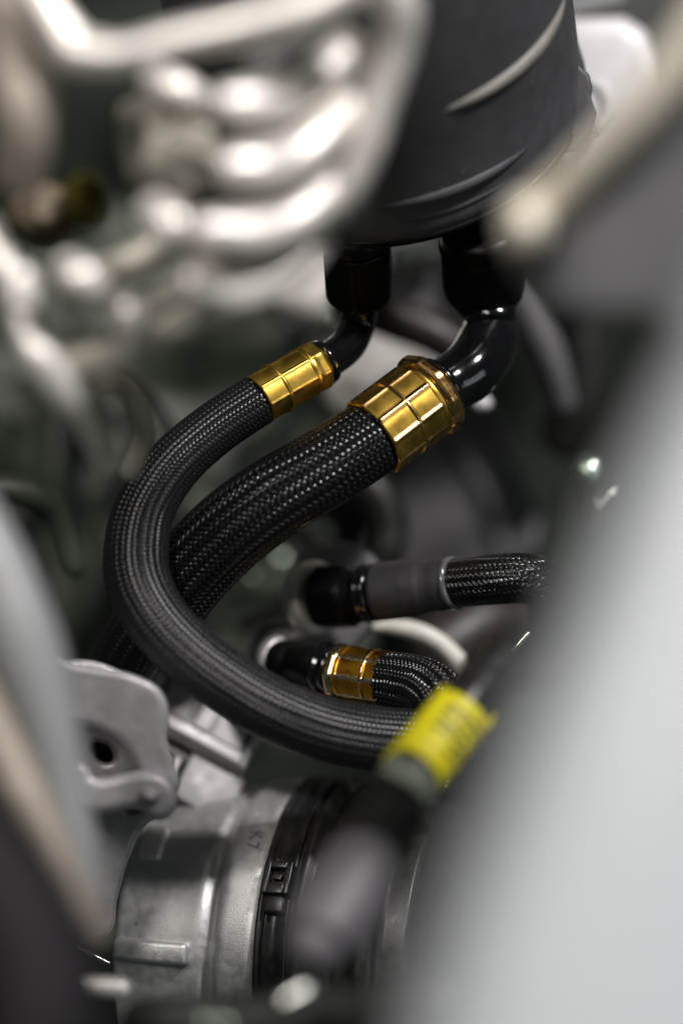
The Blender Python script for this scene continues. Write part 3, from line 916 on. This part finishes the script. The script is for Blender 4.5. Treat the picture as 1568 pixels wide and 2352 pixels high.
# ------------------------------------------------------------------ bottom edge
tube('lower_rail', [(330, 2350, 520, 60), (560, 2345, 515, 60), (800, 2330, 505, 62), (1000, 2300, 495, 66)], M_backdark, label='blurred dark green grey rail along the bottom edge', cat='rail', n=50)
tube('rail_bolt', [(655, 2300, 492, 20), (700, 2275, 492, 20)], M_chrome, label='shiny round bolt head on the dark rail at the bottom edge', cat='bolt', n=16, seg=24)
tube('small_rail_bolt', [(470, 2345, 500, 22), (520, 2352, 500, 20)], M_green_zinc, label='dull bolt head half cut off by the bottom edge', cat='bolt', n=16, seg=24)
tube('steel_edge', [(172, 2170, 600, 4), (210, 2192, 600, 6), (250, 2212, 600, 4)], M_chrome, label='thin shiny steel edge left of the throttle body foot', cat='steel edge', n=20, seg=16)
tube('grey_stub', [(200, 2262, 560, 26), (280, 2270, 560, 26)], M_alu, label='blurred grey stub under the throttle body', cat='stub', n=20, seg=24)

# ------------------------------------------------------------------ behind
t = thing('reservoir', 'blurred mid grey ribbed plastic tank behind the large gold collar', 'tank', P(1050, 1150, 770))
plate('shell', [(880, 1300), (905, 1200), (955, 1070), (1000, 970), (1070, 945), (1130, 1030), (1190, 1130), (1210, 1215), (1190, 1262), (1050, 1285)], [], lambda x, y: 775 - (x - 1050) * 0.06, 0.03, M_backgrey,
      t, bevel=0.003, res=6)
tube('rib', [(1010, 960, 760, 16), (1075, 1060, 756, 18), (1130, 1160, 752, 18), (1150, 1250, 750, 14)], M_backgrey, t, n=30, seg=20)
tube('rib', [(930, 1180, 770, 14), (1020, 1200, 766, 16), (1120, 1235, 760, 16)], M_backgrey, t, n=30, seg=20)
tube('neck', [(955, 1090, 770, 30), (990, 1010, 770, 34)], M_backdark, t, n=10, seg=24)
tube('curved_black_hose', [(790, 1080, 690, 45), (860, 1130, 690, 46), (895, 1210, 690, 44), (880, 1290, 690, 40), (850, 1360, 700, 40)], M_black, label='curved black hose behind the thick braided hose', cat='hose', n=50)
tube('brown_pipe', [(800, 690, 690, 52), (900, 730, 690, 50), (1000, 770, 690, 48), (1090, 830, 692, 48)], M_brown, label='dark brown pipe crossing behind the two black elbows', cat='pipe', n=50)
plate('pale_plate', [(800, 800), (870, 768), (960, 786), (1030, 815), (1040, 850), (900, 850), (850, 880), (790, 930)], [], 720, 0.01, M_alu, bevel=0.002,
      label='blurred pale plate seen between the two elbows', cat='plate')
plate('grey_cover', [(880, 540), (1080, 540), (1110, 700), (1090, 780), (980, 740), (880, 690)], [], 730, 0.01, M_backgrey, bevel=0.002, label='blurred grey cover between the two black nuts', cat='cover')
tube('olive_cap', [(920, 590, 715, 34), (990, 585, 715, 34)], M_backgreen, label='blurred olive rounded cap right under the canister rim', cat='cap', n=20)
tube('grey_strut', [(1170, 640, 700, 44), (1215, 720, 702, 42), (1260, 820, 706, 38), (1290, 920, 712, 30)], M_backgrey, label='blurred grey strut right of the large elbow', cat='strut', n=40)
tube('white_stud', [(1098, 925, 660, 18), (1112, 925, 660, 18)], M_white, label='small white stud end below the large elbow', cat='stud', n=12, seg=24)
plate('grey_tank', [(640, 470), (760, 480), (780, 600), (760, 680), (640, 640)], [], 760, 0.02, M_alu, bevel=0.004, label='blurred lilac grey tank wall left of the small nut', cat='tank')

t = thing('engine_block', 'blurred dark green grey engine casting behind the hoses', 'engine', P(500, 1000, 780))
rock('block', P(350, 900, 800), (0.062, 0.055, 0.02), M_backgreen, t, rough=0.5, freq=3.2, seed=1, seg=96)
rock('block', P(520, 1420, 790), (0.045, 0.035, 0.02), M_backgreen, t, rough=0.6, freq=3.5, seed=3, seg=96)
rock('block', P(120, 1200, 770), (0.035, 0.045, 0.02), M_backgreen, t, rough=0.5, freq=3, seed=4, seg=96)
tube('pipe', [(-40, 1120, 640, 34), (60, 1130, 640, 36), (130, 1180, 645, 34), (170, 1300, 650, 30)], M_backgreen, t, n=40)
for (x, y, r) in ((600, 1430, 24), (520, 1360, 20), (640, 1290, 26), (740, 1230, 22), (470, 1470, 18), (575, 1330, 14), (755, 740, 26)):
    tube('boss', [(x, y, 745, r), (x + 6, y - 4, 735, r * 0.9)], M_green_zinc if r in (24, 14, 26) else M_backgreen, t, n=8, seg=20)

for k_, (pts_, c_) in enumerate((
        ([(230, 820, 700, 12), (330, 900, 700, 12), (400, 1000, 702, 12), (380, 1100, 705, 12), (300, 1200, 710, 12)], 'thin black cable hanging in the dark gap left of the small gold collar'),
        ([(560, 620, 720, 14), (640, 720, 718, 14), (700, 760, 716, 14), (760, 740, 716, 14)], 'thin black cable crossing behind the small black nut'),
        ([(640, 1180, 700, 16), (700, 1240, 700, 16), (720, 1330, 702, 16), (660, 1400, 706, 16), (560, 1440, 710, 16)], 'thin black cable curling under the thick braided hose'))):
    tube('cable', pts_, M_blackpl, label=c_, cat='cable', n=40, seg=16, group='thin cables in the background')
t = thing('white_housing', 'white rounded plastic housing behind the canister at the upper right', 'housing', P(1400, 150, 690))
plate('cover', [(1290, 85), (1420, 82), (1450, 100), (1475, 150), (1490, 230), (1500, 400), (1380, 420), (1290, 300)], [], 690, 0.02, M_white, t, bevel=0.004, smooth_pts=False, res=6)
tube('pipe', [(1350, 190, 668, 14), (1385, 210, 668, 20), (1400, 260, 668, 20), (1380, 300, 668, 16)], M_white, t, n=30, seg=24)
tube('tab', [(1326, 343, 612, 3), (1345, 322, 614, 4), (1375, 312, 616, 4)], M_chrome, t, n=16, seg=12)
plate('firewall_panel', [(1290, -80), (1700, -80), (1700, 500), (1500, 480), (1400, 200), (1340, 100)], [], 800, 0.01, M_backdark, bevel=0.002, label='dark panel behind the white housing in the top right corner', cat='panel')
tube('blue_pipe', [(1300, 15, 700, 16), (1420, -10, 700, 16)], M_bluegrey, label='pale blue grey pipe cut by the top edge, right of the canister clip', cat='pipe', n=20)

# zinc bolt lower right of the collar
t = thing('zinc_bolt', 'blurred silvery green bolt with thread, beside the pale panel', 'bolt', P(1350, 1110, 665))
lathe('head', P(1350, 1072, 655), P(1352, 1110, 668), [(0, 0.0001), (0, px(30)), (0.2, px(42)), (0.9, px(44)), (1, px(36)), (1, px(10))], M_green_zinc, t, seg=96, fn=facet(6))
lathe('thread', P(1352, 1108, 667), P(1356, 1200, 690), [(k / 24, px(30 if k % 2 else 25)) for k in range(25)], M_warm, t, seg=48)
tube('glint_wire', [(1372, 1150, 650, 5), (1380, 1165, 650, 6), (1408, 1130, 650, 7), (1416, 1136, 650, 8)], M_chrome, label='tiny bright wire in place of small glints beside the zinc bolt', cat='clip', n=24, seg=12)  # added chrome wire, shaped after the small highlights by the bolt
tube('green_seal', [(1165, 1510, 600, 6), (1190, 1480, 600, 7), (1212, 1455, 600, 6)], M_green_zinc, label='short pale green sliver of seal at the edge of the pale panel', cat='seal', n=16, seg=12)
tube('dark_duct', [(1000, 1500, 680, 90), (1120, 1440, 690, 100), (1250, 1500, 700, 100)], M_brown, label='dark brown duct below the coated hose', cat='duct', n=40)
tube('side_pipe', [(1330, 700, 720, 60), (1330, 900, 725, 60), (1300, 1000, 730, 60)], M_backdark, label='blurred black pipe hanging right of the grey strut', cat='pipe', n=40)
